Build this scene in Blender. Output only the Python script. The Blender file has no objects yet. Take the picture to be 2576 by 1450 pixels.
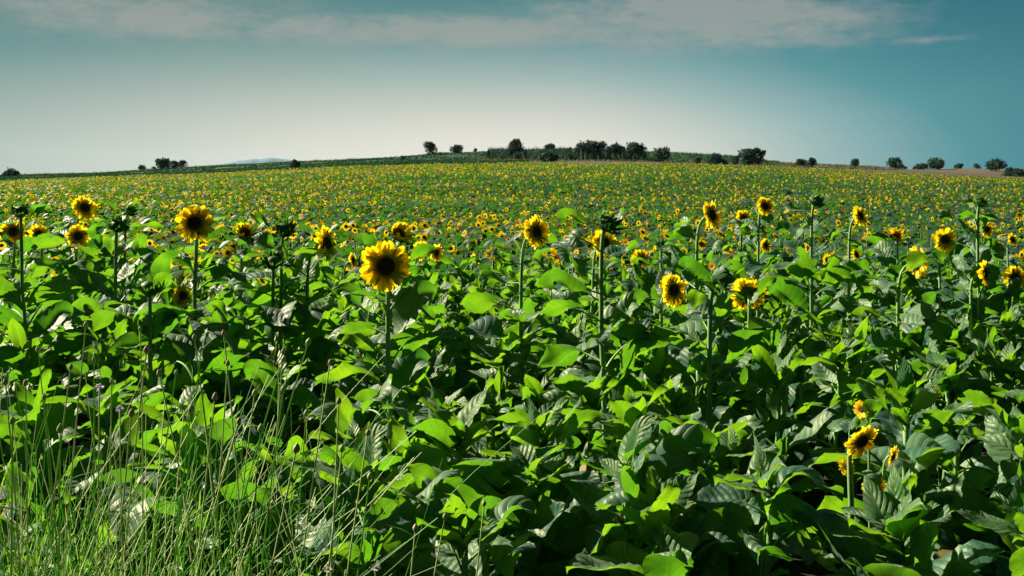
import bpy, math, random
import numpy as np
from mathutils import Vector, Matrix, Quaternion

random.seed(7)
rng = np.random.default_rng(7)
R = math.radians
PI = math.pi
sc = bpy.context.scene
col = sc.collection

# ------------------------------------------------------------------ camera
F = 2503.0          # focal length in the pixel units of my measurements (2576 wide)
CX, HY, CZ = 1288.0, 445.0, 1.8
cam_d = bpy.data.cameras.new('camera')
cam = bpy.data.objects.new('camera', cam_d); col.objects.link(cam)
cam.location = (0, 0, CZ); cam.rotation_euler = (R(90), 0, 0)
cam_d.sensor_width = 36.0
cam_d.lens = 36.0 * F / 2576.0
cam_d.shift_y = -(725.0 - HY) / 2576.0
cam_d.clip_start = 0.05
cam_d.clip_end = 30000
sc.camera = cam

# ------------------------------------------------------------------ light
SUN_AZ, SUN_EL = R(-62), R(33)
sun_dir = Vector((math.sin(SUN_AZ) * math.cos(SUN_EL), math.cos(SUN_AZ) * math.cos(SUN_EL), math.sin(SUN_EL)))
sd = bpy.data.lights.new('sun', 'SUN'); sd.energy = 5.0; sd.angle = R(0.5); sd.color = (1.0, 0.90, 0.70)
so = bpy.data.objects.new('sun', sd); col.objects.link(so)
so.rotation_euler = sun_dir.to_track_quat('Z', 'Y').to_euler()
so.location = (-40, 30, 40)
sc.view_settings.view_transform = 'Standard'
sc.view_settings.look = 'None'
sc.view_settings.exposure = 1.45
sc.view_settings.gamma = 1.0
sc.cycles.max_bounces = 6
sc.cycles.diffuse_bounces = 3
sc.cycles.glossy_bounces = 2
sc.cycles.transmission_bounces = 4
sc.cycles.transparent_max_bounces = 4
sc.cycles.volume_bounces = 0
sc.cycles.caustics_reflective = False
sc.cycles.caustics_refractive = False


class NT:
    """small helper for node trees"""
    def __init__(s, tree):
        s.t = tree; s.n = tree.nodes; s.l = tree.links

    def node(s, typ, **kw):
        n = s.n.new(typ)
        for k, v in kw.items():
            setattr(n, k, v)
        return n

    def put(s, sock, v):
        if hasattr(v, 'is_linked') or isinstance(v, bpy.types.NodeSocket):
            s.l.new(v, sock)
        elif isinstance(v, (tuple, list)):
            sock.default_value = tuple(v) + ((1.0,) if len(v) == 3 and len(sock.default_value) == 4 else ())
        else:
            sock.default_value = v

    def m(s, op, a, b=None, c=None, clamp=False):
        n = s.node('ShaderNodeMath', operation=op, use_clamp=clamp)
        s.put(n.inputs[0], a)
        if b is not None: s.put(n.inputs[1], b)
        if c is not None: s.put(n.inputs[2], c)
        return n.outputs[0]

    def mix(s, f, a, b, mode='MIX'):
        n = s.node('ShaderNodeMix', data_type='RGBA', blend_type=mode)
        s.put(n.inputs[0], f); s.put(n.inputs[6], a); s.put(n.inputs[7], b)
        return n.outputs[2]

    def noise(s, vec, scale, detail=3, rough=0.5):
        n = s.node('ShaderNodeTexNoise')
        if vec is not None: s.put(n.inputs['Vector'], vec)
        n.inputs['Scale'].default_value = scale
        n.inputs['Detail'].default_value = detail
        n.inputs['Roughness'].default_value = rough
        return n.outputs[0]

    def ramp(s, f, stops):
        n = s.node('ShaderNodeValToRGB')
        e = n.color_ramp.elements
        while len(e) < len(stops): e.new(0.5)
        for el, (p, c) in zip(e, stops):
            el.position = p; el.color = tuple(c) + ((1.0,) if len(c) == 3 else ())
        s.put(n.inputs[0], f)
        return n.outputs[0]


# ------------------------------------------------------------------ sky
w = bpy.data.worlds.new('World'); sc.world = w; w.use_nodes = True
W = NT(w.node_tree); W.n.clear()
tc = W.node('ShaderNodeTexCoord')
sep = W.node('ShaderNodeSeparateXYZ'); W.l.new(tc.outputs['Generated'], sep.inputs[0])
dx, dy, dz = sep.outputs
az = W.m('ARCTAN2', dx, dy)
hor = W.m('SQRT', W.m('ADD', W.m('MULTIPLY', dx, dx), W.m('MULTIPLY', dy, dy)))
el = W.m('DIVIDE', dz, W.m('MAXIMUM', hor, 0.001))
elp = W.m('MAXIMUM', el, 0.0)


def gauss(x, c, s):
    d = W.m('DIVIDE', W.m('SUBTRACT', x, c), s)
    return W.m('EXPONENT', W.m('MULTIPLY', W.m('MULTIPLY', d, d), -1.0))


right = W.m('GREATER_THAN', az, 0.0)
width = W.m('ADD', 0.76, W.m('MULTIPLY', right, -0.33))
hz = gauss(az, 0.0, width)
vt = gauss(elp, 0.0, 0.140)
t = W.m('MULTIPLY', hz, vt)
azf = W.m('MULTIPLY_ADD', az, 1.5, 0.40, clamp=True)
skl = W.ramp(t, [(0.0, (0.030, 0.150, 0.165)), (0.35, (0.145, 0.285, 0.275)), (0.6, (0.37, 0.45, 0.41)), (0.8, (0.59, 0.60, 0.53)), (0.95, (0.80, 0.74, 0.66))])
skr = W.ramp(t, [(0.0, (0.0, 0.105, 0.155)), (0.35, (0.05, 0.255, 0.30)), (0.6, (0.28, 0.44, 0.44)), (0.8, (0.57, 0.60, 0.545)), (0.95, (0.80, 0.74, 0.66))])
sky = W.mix(azf, skl, skr)
# thin pinkish cirrus low over the field
cmb = W.node('ShaderNodeCombineXYZ')
W.put(cmb.inputs[0], W.m('MULTIPLY', az, 11.0)); W.put(cmb.inputs[1], W.m('MULTIPLY', el, 27.0)); cmb.inputs[2].default_value = 3.7
nz = W.noise(cmb.outputs[0], 1.15, 7, 0.58)
nz2 = W.noise(cmb.outputs[0], 4.2, 6, 0.6)
mask = None
for (cx, cy, sx, sy, a) in [(0.185, 0.158, 0.185, 0.036, 1.15), (-0.06, 0.146, 0.33, 0.018, 1.0), (-0.345, 0.152, 0.16, 0.026, 0.95),
                            (0.27, 0.132, 0.10, 0.011, 0.8), (0.40, 0.127, 0.05, 0.005, 0.62), (0.04, 0.140, 0.14, 0.013, 0.8)]:
    g = W.m('MULTIPLY', W.m('MULTIPLY', gauss(az, cx, sx), gauss(el, cy, sy)), a)
    mask = g if mask is None else W.m('MAXIMUM', mask, g)
dens = W.m('ADD', W.m('MULTIPLY', nz, 0.75), W.m('MULTIPLY', nz2, 0.75))
cl = W.m('MULTIPLY', W.m('SUBTRACT', W.m('ADD', dens, W.m('MULTIPLY', mask, 0.50)), 0.80), 2.3, clamp=True)
cl = W.m('MULTIPLY', cl, W.m('MULTIPLY', mask, 1.6, clamp=True))
sky = W.mix(W.m('MULTIPLY', cl, 0.66), sky, (0.37, 0.365, 0.335))
nish = W.node('ShaderNodeTexSky', sky_type='NISHITA')
nish.sun_disc = False
nish.sun_elevation = SUN_EL
nish.sun_rotation = SUN_AZ
nish.dust_density = 2.0
# the sky is dimmed behind the camera and overhead to deepen the shade
dim = W.m('MULTIPLY', W.m('MULTIPLY_ADD', W.m('MAXIMUM', dy, -0.5), 0.85, 0.62, clamp=True), W.m('MAXIMUM', W.m('MULTIPLY_ADD', dz, -0.85, 1.17, clamp=True), 0.35))
skd = W.node('ShaderNodeVectorMath', operation='SCALE'); W.put(skd.inputs[0], sky); W.put(skd.inputs['Scale'], dim)
sky = skd.outputs[0]
bg1 = W.node('ShaderNodeBackground'); W.put(bg1.inputs[0], sky); bg1.inputs[1].default_value = 0.37
bg2 = W.node('ShaderNodeBackground'); W.put(bg2.inputs[0], nish.outputs[0]); bg2.inputs[1].default_value = 0.0003
add = W.node('ShaderNodeAddShader'); W.l.new(bg1.outputs[0], add.inputs[0]); W.l.new(bg2.outputs[0], add.inputs[1])
wo = W.node('ShaderNodeOutputWorld'); W.l.new(add.outputs[0], wo.inputs[0])


# ------------------------------------------------------------------ materials
def new_mat(name):
    m = bpy.data.materials.new(name); m.use_nodes = True
    n = NT(m.node_tree); n.n.clear()
    out = n.node('ShaderNodeOutputMaterial')
    return m, n, out


def plain(name, c1, c2, scale=5.0, rough=0.8, bump=0.0, bscale=40.0, trans=0.0, tcol=None, spec=0.3, coords='Object'):
    m, n, out = new_mat(name)
    tc = n.node('ShaderNodeTexCoord')
    vec = tc.outputs[coords]
    f = n.noise(vec, scale, 4, 0.6)
    f = n.m('MULTIPLY_ADD', n.m('SUBTRACT', f, 0.5), 2.2, 0.5, clamp=True)
    c = n.mix(f, c1, c2)
    p = n.node('ShaderNodeBsdfPrincipled')
    n.put(p.inputs['Base Color'], c)
    p.inputs['Roughness'].default_value = rough
    p.inputs['Specular IOR Level'].default_value = spec
    if bump:
        b = n.node('ShaderNodeBump'); b.inputs['Strength'].default_value = bump
        n.put(b.inputs['Height'], n.noise(vec, bscale, 3))
        b.inputs['Distance'].default_value = 0.25 / bscale
        n.l.new(b.outputs[0], p.inputs['Normal'])
    sh = p.outputs[0]
    if trans:
        tr = n.node('ShaderNodeBsdfTranslucent')
        n.put(tr.inputs[0], tcol or c)
        mx = n.node('ShaderNodeMixShader'); mx.inputs[0].default_value = trans
        n.l.new(sh, mx.inputs[1]); n.l.new(tr.outputs[0], mx.inputs[2]); sh = mx.outputs[0]
    n.l.new(sh, out.inputs[0])
    return m


def leaf_material(name, top_a, top_b, trans_a, trans_b, mixf=0.42, rough=0.52, spec=0.65, veins=True, per_object=True, sheen=0.10):
    m, n, out = new_mat(name)
    tc = n.node('ShaderNodeTexCoord')
    uv = n.node('ShaderNodeSeparateXYZ'); n.l.new(tc.outputs['UV'], uv.inputs[0])
    s = n.m('ABSOLUTE', n.m('MULTIPLY_ADD', uv.outputs[0], 2.0, -1.0))
    t_ = uv.outputs[1]
    q = n.m('MULTIPLY', n.m('SUBTRACT', t_, n.m('MULTIPLY', s, 0.26)), 7.5)
    fr = n.m('ABSOLUTE', n.m('SUBTRACT', n.m('FRACT', q), 0.5))       # 0.5 on a vein, 0 between
    sidev = n.m('SMOOTH_MIN', 1.0, n.m('MULTIPLY', n.m('SUBTRACT', fr, 0.43), 14.0), 0.1)
    sidev = n.m('MAXIMUM', sidev, 0.0)
    mid = n.m('MAXIMUM', n.m('SUBTRACT', 1.0, n.m('MULTIPLY', s, 22.0)), 0.0)
    vein = n.m('MAXIMUM', sidev, mid, clamp=True)
    info = n.node('ShaderNodeObjectInfo')
    if per_object:
        rnd = info.outputs['Random']
    else:
        rnd = n.m('MULTIPLY_ADD', n.m('SUBTRACT', n.noise(tc.outputs['Object'], 2.3, 2), 0.5), 3.0, 0.5, clamp=True)
    nz = n.noise(tc.outputs['Object'], 22.0, 3)
    f = n.m('ADD', n.m('MULTIPLY', rnd, 0.75), n.m('MULTIPLY', n.m('SUBTRACT', nz, 0.4), 0.6), clamp=True)
    base = n.mix(f, top_a, top_b)
    tcol = n.mix(f, trans_a, trans_b)
    if veins:
        base = n.mix(n.m('MULTIPLY', vein, 0.30), base, (0.10, 0.22, 0.08))
        tcol = n.mix(n.m('MULTIPLY', vein, 0.55), tcol, (0.06, 0.20, 0.008))
        # sunlit tops painted into some leaves as a paler base; yellowed margins and small brown blemishes
        sunlit_pale = n.m('MULTIPLY', n.m('GREATER_THAN', n.m('FRACT', n.m('MULTIPLY', rnd, 7.3)), 0.52), 0.65)
        base = n.mix(sunlit_pale, base, (0.13, 0.24, 0.12))
        blot = n.noise(tc.outputs['Object'], 34.0, 4, 0.6)
        edge = n.m('MULTIPLY', n.m('SUBTRACT', s, 0.80), 3.0, clamp=True)
        wear = n.m('MULTIPLY', n.m('SUBTRACT', n.m('ADD', blot, n.m('MULTIPLY', edge, 0.16)), 0.66), 9.0, clamp=True)
        wear = n.m('MULTIPLY', wear, 0.7)
        base = n.mix(wear, base, (0.19, 0.15, 0.035)); tcol = n.mix(wear, tcol, (0.34, 0.26, 0.02))
        big = n.noise(tc.outputs['Object'], 9.0, 3)
        tcol = n.mix(n.m('MULTIPLY_ADD', big, -1.6, 1.15, clamp=True), tcol, (0.04, 0.22, 0.01))
    # leaf underside is paler and duller
    geo = n.node('ShaderNodeNewGeometry')
    back = geo.outputs['Backfacing']
    base = n.mix(n.m('MULTIPLY', back, 0.4), base, (0.020, 0.13, 0.055))
    p = n.node('ShaderNodeBsdfPrincipled')
    n.put(p.inputs['Base Color'], base)
    n.put(p.inputs['Roughness'], n.m('ADD', rough, n.m('MULTIPLY', back, 0.22)))
    n.put(p.inputs['Specular IOR Level'], n.m('MULTIPLY_ADD', back, -0.25, spec))
    if veins:
        puff = n.m('SUBTRACT', 0.5, fr)
        h = n.m('ADD', n.m('MULTIPLY', puff, 0.9), n.m('MULTIPLY', n.noise(tc.outputs['Object'], 90.0, 3), 0.18))
        h = n.m('SUBTRACT', h, n.m('MULTIPLY', vein, 0.25))
        b = n.node('ShaderNodeBump'); b.inputs['Strength'].default_value = 0.55; b.inputs['Distance'].default_value = 0.008
        n.put(b.inputs['Height'], h)
        n.l.new(b.outputs[0], p.inputs['Normal'])
    p.inputs['Specular Tint'].default_value = (1.0, 0.95, 0.62, 1)
    p.inputs['Sheen Weight'].default_value = sheen; p.inputs['Sheen Roughness'].default_value = 0.45
    p.inputs['Sheen Tint'].default_value = (1.0, 0.97, 0.85, 1)
    tr = n.node('ShaderNodeBsdfTranslucent'); n.put(tr.inputs[0], tcol)
    mx = n.node('ShaderNodeMixShader'); mx.inputs[0].default_value = mixf
    n.l.new(p.outputs[0], mx.inputs[1]); n.l.new(tr.outputs[0], mx.inputs[2])
    n.l.new(mx.outputs[0], out.inputs[0])
    return m


M = {}
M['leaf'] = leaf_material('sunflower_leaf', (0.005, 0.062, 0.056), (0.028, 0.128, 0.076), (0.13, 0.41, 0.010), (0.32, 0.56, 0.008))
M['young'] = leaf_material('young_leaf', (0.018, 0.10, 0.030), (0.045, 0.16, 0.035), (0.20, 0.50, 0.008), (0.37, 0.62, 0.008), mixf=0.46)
M['field_leaf'] = leaf_material('field_leaf', (0.002, 0.034, 0.026), (0.010, 0.070, 0.038), (0.03, 0.18, 0.012), (0.11, 0.28, 0.010), veins=False, per_object=False, mixf=0.34, rough=0.50, spec=0.22)
M['dry'] = plain('dry_leaf', (0.34, 0.25, 0.12), (0.17, 0.11, 0.05), 18, 0.8, 0.5, 60, 0.25, (0.5, 0.38, 0.15))
M['stem'] = plain('stem_green', (0.13, 0.27, 0.07), (0.19, 0.33, 0.10), 14, 0.55, 0.3, 120, spec=0.4)
M['bract'] = plain('bract_green', (0.02, 0.085, 0.022), (0.045, 0.14, 0.03), 30, 0.55, 0.3, 80, 0.22, (0.14, 0.42, 0.02))
M['soil'] = plain('soil', (0.016, 0.014, 0.009), (0.010, 0.012, 0.006), 3.0, 0.95, 0.6, 9)
M['meadow'] = plain('meadow', (0.008, 0.045, 0.024), (0.022, 0.060, 0.026), 0.09, 0.9, 0.5, 2.0)
M['track'] = plain('track', (0.075, 0.058, 0.045), (0.05, 0.042, 0.034), 0.35, 0.95, 0.4, 3)
M['stubble'] = plain('stubble', (0.10, 0.078, 0.042), (0.065, 0.055, 0.032), 0.05, 0.95, 0.5, 3)
M['tuft'] = plain('grass_tuft', (0.008, 0.045, 0.026), (0.030, 0.075, 0.026), 0.10, 0.8, 0, 1, 0.25, (0.02, 0.10, 0.025), 0.1)
M['crop'] = plain('crop_leaf', (0.010, 0.055, 0.032), (0.045, 0.095, 0.05), 1.5, 0.6, 0, 1, 0.25, (0.03, 0.14, 0.03), 0.3)
M['drytuft'] = plain('dry_tuft', (0.12, 0.11, 0.05), (0.06, 0.08, 0.035), 0.2, 0.8, 0, 1, 0.25, (0.2, 0.18, 0.06))
M['grass'] = plain('grass_blade', (0.04, 0.17, 0.03), (0.10, 0.30, 0.04), 6.0, 0.5, 0, 1, 0.35, (0.30, 0.62, 0.04))
M['stalk'] = plain('pale_stalk', (0.30, 0.46, 0.14), (0.60, 0.62, 0.32), 5.0, 0.5, 0, 1, 0.2, (0.4, 0.55, 0.12))
M['bud'] = plain('seed_bud', (0.50, 0.45, 0.24), (0.48, 0.36, 0.24), 25, 0.7, 0.3, 200, 0.15, (0.4, 0.3, 0.15))
M['lilac'] = plain('lilac_petal', (0.50, 0.42, 0.58), (0.62, 0.56, 0.66), 60, 0.6, 0, 1, 0.3, (0.7, 0.6, 0.75))
M['white'] = plain('white_petal', (0.75, 0.75, 0.70), (0.8, 0.8, 0.78), 60, 0.6, 0, 1, 0.3, (0.8, 0.8, 0.75))
M['yolk'] = plain('daisy_eye', (0.6, 0.4, 0.03), (0.5, 0.3, 0.02), 60, 0.7)
M['bark'] = plain('bark', (0.05, 0.04, 0.03), (0.03, 0.03, 0.02), 3, 0.9, 0.5, 12)
M['foliage'] = plain('foliage', (0.006, 0.034, 0.032), (0.016, 0.060, 0.045), 0.8, 0.7, 0, 1, 0.15, (0.02, 0.10, 0.03))
M['hazed_rock'] = plain('far_slope_haze_tint', (0.03, 0.13, 0.19), (0.05, 0.16, 0.22), 0.004, 0.95)  # blue of the distance haze is put into this base colour


def petal_material():
    m, n, out = new_mat('petal_yellow')
    tc = n.node('ShaderNodeTexCoord')
    uv = n.node('ShaderNodeSeparateXYZ'); n.l.new(tc.outputs['UV'], uv.inputs[0])
    streak = n.noise(n.mix(1.0, tc.outputs['UV'], (14.0, 1.2, 1.0), 'MULTIPLY'), 1.0, 2)
    base = n.ramp(uv.outputs[1], [(0.0, (0.88, 0.42, 0.004)), (0.18, (0.92, 0.60, 0.006)), (0.6, (0.92, 0.70, 0.010)), (1.0, (0.90, 0.74, 0.014))])
    base = n.mix(n.m('MULTIPLY', n.m('SUBTRACT', streak, 0.45), 1.6, clamp=True), base, (0.90, 0.58, 0.004))
    p = n.node('ShaderNodeBsdfPrincipled'); n.put(p.inputs['Base Color'], base)
    p.inputs['Roughness'].default_value = 0.55; p.inputs['Specular IOR Level'].default_value = 0.25
    tr = n.node('ShaderNodeBsdfTranslucent'); n.put(tr.inputs[0], n.mix(0.35, base, (1.0, 0.88, 0.006)))
    mx = n.node('ShaderNodeMixShader'); mx.inputs[0].default_value = 0.5
    n.l.new(p.outputs[0], mx.inputs[1]); n.l.new(tr.outputs[0], mx.inputs[2])
    n.l.new(mx.outputs[0], out.inputs[0])
    return m


def disc_material():
    m, n, out = new_mat('disc_florets')
    tc = n.node('ShaderNodeTexCoord')
    sp = n.node('ShaderNodeSeparateXYZ'); n.l.new(tc.outputs['Object'], sp.inputs[0])
    r = n.m('SQRT', n.m('ADD', n.m('MULTIPLY', sp.outputs[0], sp.outputs[0]), n.m('MULTIPLY', sp.outputs[1], sp.outputs[1])))
    rr = n.m('DIVIDE', r, 0.05)
    vo = n.node('ShaderNodeTexVoronoi'); n.put(vo.inputs['Vector'], tc.outputs['Object']); vo.inputs['Scale'].default_value = 260
    base = n.ramp(rr, [(0.0, (0.13, 0.11, 0.015)), (0.35, (0.11, 0.060, 0.010)), (0.62, (0.18, 0.080, 0.010)), (0.80, (0.30, 0.13, 0.010)), (1.0, (0.50, 0.24, 0.01))])
    base = n.mix(n.m('MULTIPLY', vo.outputs['Distance'], 1.2, clamp=True), base, (0.05, 0.022, 0.005))
    p = n.node('ShaderNodeBsdfPrincipled'); n.put(p.inputs['Base Color'], base)
    p.inputs['Roughness'].default_value = 0.85; p.inputs['Specular IOR Level'].default_value = 0.15
    b = n.node('ShaderNodeBump'); b.inputs['Strength'].default_value = 0.8; b.inputs['Distance'].default_value = 0.0015
    n.put(b.inputs['Height'], vo.outputs['Distance']); n.l.new(b.outputs[0], p.inputs['Normal'])
    n.l.new(p.outputs[0], out.inputs[0])
    return m


M['petal'] = petal_material()
M['disc'] = disc_material()
M['far_petal'] = plain('field_petal', (0.78, 0.56, 0.006), (0.68, 0.45, 0.008), 3, 0.6, 0, 1, 0.42, (0.85, 0.60, 0.006), 0.1)


# ------------------------------------------------------------------ mesh helpers
def mesh_tris(name, V, T, mats, mi=None, uv=None, smooth=True):
    me = bpy.data.meshes.new(name)
    V = np.asarray(V, np.float32); T = np.asarray(T, np.int32)
    me.vertices.add(len(V)); me.vertices.foreach_set('co', V.ravel())
    me.loops.add(T.size); me.loops.foreach_set('vertex_index', T.ravel())
    me.polygons.add(len(T))
    me.polygons.foreach_set('loop_start', np.arange(0, T.size, 3, dtype=np.int32))
    me.polygons.foreach_set('loop_total', np.full(len(T), 3, np.int32))
    for m in mats: me.materials.append(m)
    if mi is not None: me.polygons.foreach_set('material_index', np.asarray(mi, np.int32))
    if smooth: me.polygons.foreach_set('use_smooth', np.ones(len(T), bool))
    if uv is not None:
        l = me.uv_layers.new(name='uv')
        l.data.foreach_set('uv', np.asarray(uv, np.float32)[T.ravel()].ravel())
    me.update(calc_edges=True)
    return me


class Geo:
    """collects vertices, triangles, material numbers and uvs"""
    def __init__(s): s.V = []; s.T = []; s.m = []; s.uv = []; s.n = 0

    def add(s, V, T, mi=0, uv=None):
        V = np.asarray(V, float).reshape(-1, 3); T = np.asarray(T, int).reshape(-1, 3)
        s.V.append(V); s.T.append(T + s.n); s.m.append(np.full(len(T), mi) if np.isscalar(mi) else np.asarray(mi))
        s.uv.append(np.zeros((len(V), 2)) if uv is None else np.asarray(uv, float).reshape(-1, 2))
        s.n += len(V)

    def arrays(s):
        return np.concatenate(s.V), np.concatenate(s.T), np.concatenate(s.m), np.concatenate(s.uv)

    def mesh(s, name, mats, smooth=True):
        V, T, m, uv = s.arrays()
        return mesh_tris(name, V, T, mats, m, uv, smooth)


def grid_tris(nr, nc, off=0, wrap=False):
    T = []
    for i in range(nr - 1):
        for j in range(nc if wrap else nc - 1):
            a = i * nc + j; b = i * nc + (j + 1) % nc
            c = a + nc; d = b + nc
            T += [(a, b, d), (a, d, c)]
    return np.array(T) + off


def tube(g, pts, rad, sides=6, mi=0, cap=True):
    pts = np.asarray(pts, float); n = len(pts)
    rad = np.full(n, rad) if np.isscalar(rad) else np.asarray(rad)
    tan = np.gradient(pts, axis=0); tan /= np.linalg.norm(tan, axis=1)[:, None] + 1e-9
    ref = np.array([0.13, 0.97, 0.2]) if abs(tan[0][1]) < 0.8 else np.array([1.0, 0.1, 0.1])
    V = []; uv = []
    for i in range(n):
        a = np.cross(tan[i], ref); a /= np.linalg.norm(a) + 1e-9
        b = np.cross(tan[i], a)
        for k in range(sides):
            th = 2 * PI * k / sides
            V.append(pts[i] + rad[i] * (math.cos(th) * a + math.sin(th) * b)); uv.append((k / sides, i / n))
    T = list(grid_tris(n, sides, wrap=True))
    if cap:
        V.append(pts[-1]); uv.append((0.5, 1)); e = len(V) - 1; o = (n - 1) * sides
        T += [(o + k, o + (k + 1) % sides, e) for k in range(sides)]
    g.add(V, T, mi, uv)


def link(name, data, parent=None):
    o = bpy.data.objects.new(name, data); col.objects.link(o)
    if parent is not None: o.parent = parent
    return o


def tag(o, label, cat, group=None, kind=None):
    if label: o['label'] = label
    if cat: o['category'] = cat
    if group: o['group'] = group
    if kind: o['kind'] = kind
    return o


def structure(name, me, label, cat='ground'):
    return tag(link(name, me), label, cat, None, 'structure')


# ------------------------------------------------------------------ terrain
def sx(x): return (x - CX) / F
EDGE = [(-400, 462), (0, 457), (200, 447), (400, 441), (600, 434), (700, 428), (850, 420), (1000, 415), (1150, 411), (1400, 411), (1600, 411), (1800, 415), (2000, 421), (2200, 432), (2400, 442), (2576, 450), (3000, 458)]
SKYL = [(-400, 446), (0, 443), (250, 437), (400, 427), (560, 418), (700, 411), (850, 405), (1000, 397), (1060, 392), (1090, 386), (1150, 386), (1250, 383), (1400, 382), (1560, 384), (1700, 389), (1850, 398), (1900, 406), (1950, 411), (2050, 415), (2150, 419.5), (2250, 425), (2290, 427), (2400, 426), (2500, 425), (2576, 425), (3000, 427)]
MIDL = [(-400, 452), (0, 450), (400, 437), (600, 427), (850, 415), (1060, 404), (1200, 404), (1400, 405), (1600, 407), (1900, 417), (2100, 424.5), (2250, 429), (2400, 434), (2576, 441), (3000, 447)]


def tab(t):
    a = np.array(t, float)
    return lambda u: np.interp(u, (a[:, 0] - CX) / F, (HY - a[:, 1]) / F)


edgeF, skyF, midF = tab(EDGE), tab(SKYL), tab(MIDL)
DY = np.array([-30, 0, 3, 5, 10, 16, 25, 40, 58, 112, 150, 200, 250, 300, 420, 700])


def ground_z(x, y):
    x = np.asarray(x, float); y = np.asarray(y, float)
    u = np.clip(x / np.maximum(y, 4.0), -0.75, 0.75)
    e = CZ + edgeF(u) * 112 - 1.22
    s = CZ + skyF(u) * 250
    m = CZ + midF(u) * 200
    H = [0 * u, 0 * u, 0 * u, 0 * u, -0.10 + 0 * u, -0.32 + 0 * u, -0.52 + 0 * u, -0.30 + 0 * u, 0.28 + 0.35 * (e - 1.0), e, e + 0.52 * (m - e), m, s, s - 1.5, s * 0.3 - 8, -25 + 0 * u]
    H = np.stack([h + 0 * u for h in H])
    shp = u.shape; H = H.reshape(len(DY), -1); yy = np.clip(y, -29.9, 699).reshape(-1)
    i = np.clip(np.searchsorted(DY, yy) - 1, 0, len(DY) - 2)
    k = np.arange(H.shape[1])
    sl = np.diff(H, axis=0) / np.diff(DY)[:, None]
    tg = np.zeros_like(H)
    prod = sl[:-1] * sl[1:]
    tg[1:-1] = np.where(prod > 0, 2 * prod / (sl[:-1] + sl[1:] + 1e-12), 0)
    hstep = DY[i + 1] - DY[i]; tt = (yy - DY[i]) / hstep
    a, b = H[i, k], H[i + 1, k]; ta, tb = tg[i, k] * hstep, tg[i + 1, k] * hstep
    z = (2 * tt**3 - 3 * tt**2 + 1) * a + (tt**3 - 2 * tt**2 + tt) * ta + (-2 * tt**3 + 3 * tt**2) * b + (tt**3 - tt**2) * tb
    return z.reshape(shp)


ys = np.concatenate([np.linspace(-6, 12, 19), np.linspace(13, 60, 32), np.linspace(62, 112, 26), np.linspace(114, 252, 70), np.linspace(256, 420, 24), [470, 540, 620, 700]])
us = np.linspace(-0.72, 0.72, 181)
YY, UU = np.meshgrid(ys, us, indexing='ij')
XX = UU * np.maximum(YY, 8.0)
ZZ = ground_z(XX, YY) + np.where(YY > 120, 0.12 * np.sin(XX * 0.31 + YY * 0.11) * np.sin(YY * 0.23 - XX * 0.07), 0)
GV = np.stack([XX, YY, ZZ], -1).reshape(-1, 3)
nr, nc = YY.shape
cells = {}
for i in range(nr - 1):
    yc = 0.5 * (ys[i] + ys[i + 1])
    for j in range(nc - 1):
        uc = 0.5 * (us[j] + us[j + 1]); Dx = uc * F + CX
        if yc < 112: k = 'soil'
        elif Dx > 1330 and yc < 199 and yc > 118: k = 'track'
        elif Dx > 1930 and (yc > 214 or Dx > 2240): k = 'stubble'
        else: k = 'meadow'
        a = i * nc + j
        cells.setdefault(k, []).extend([(a, a + 1, a + nc + 1), (a, a + nc + 1, a + nc)])
for k, nm, lb in (('soil', 'field_soil', 'dark soil under the sunflower field'), ('meadow', 'meadow', 'green grassy slope behind the sunflower field'),
                  ('track', 'dirt_track', 'brown dirt track along the far edge of the sunflowers'), ('stubble', 'stubble_field', 'tan stubble field on the right horizon')):
    T = np.array(cells[k]); used = np.unique(T); rm = np.zeros(len(GV), int); rm[used] = np.arange(len(used))
    structure(nm, mesh_tris(nm, GV[used], rm[T], [M[k]]), lb)
pl = np.array([(-2850, 700, -25.2), (880, 700, -25.2), (880, 8850, -50), (-2850, 8850, -50)])
structure('far_plain', mesh_tris('far_plain', pl, [(0, 1, 2), (0, 2, 3)], [M['meadow']]), 'low plain beyond the hill crest')
# faint blue mountain on the left horizon, eight kilometres away
prof = [(540, 418), (575, 410), (600, 405), (640, 400), (655, 401.5), (680, 397), (700, 399), (725, 402), (742, 404), (770, 412), (800, 420)]
g = Geo(); V = []; nx = 60
for r_, (dy_, hz_) in enumerate([(-260, 0.0), (-150, 0.5), (-60, 0.86), (0, 1.0), (120, 0.7), (300, 0.0)]):
    for xx in np.linspace(540, 800, nx):
        z = CZ + (HY - np.interp(xx, [p[0] for p in prof], [p[1] for p in prof])) / F * 8000
        z += (1 - abs(hz_ - 0.5)) * 3 * math.sin(xx * 0.37 + r_ * 2) if hz_ < 1 else 1.2 * math.sin(xx * 0.9)
        V.append((sx(xx) * 8000, 8000 + dy_, -45 + (z + 45) * hz_))
g.add(V, grid_tris(6, nx))
structure('mountain', g.mesh('mountain', [M['hazed_rock']]), 'pale blue mountain far behind the left slope', 'mountain')


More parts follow.
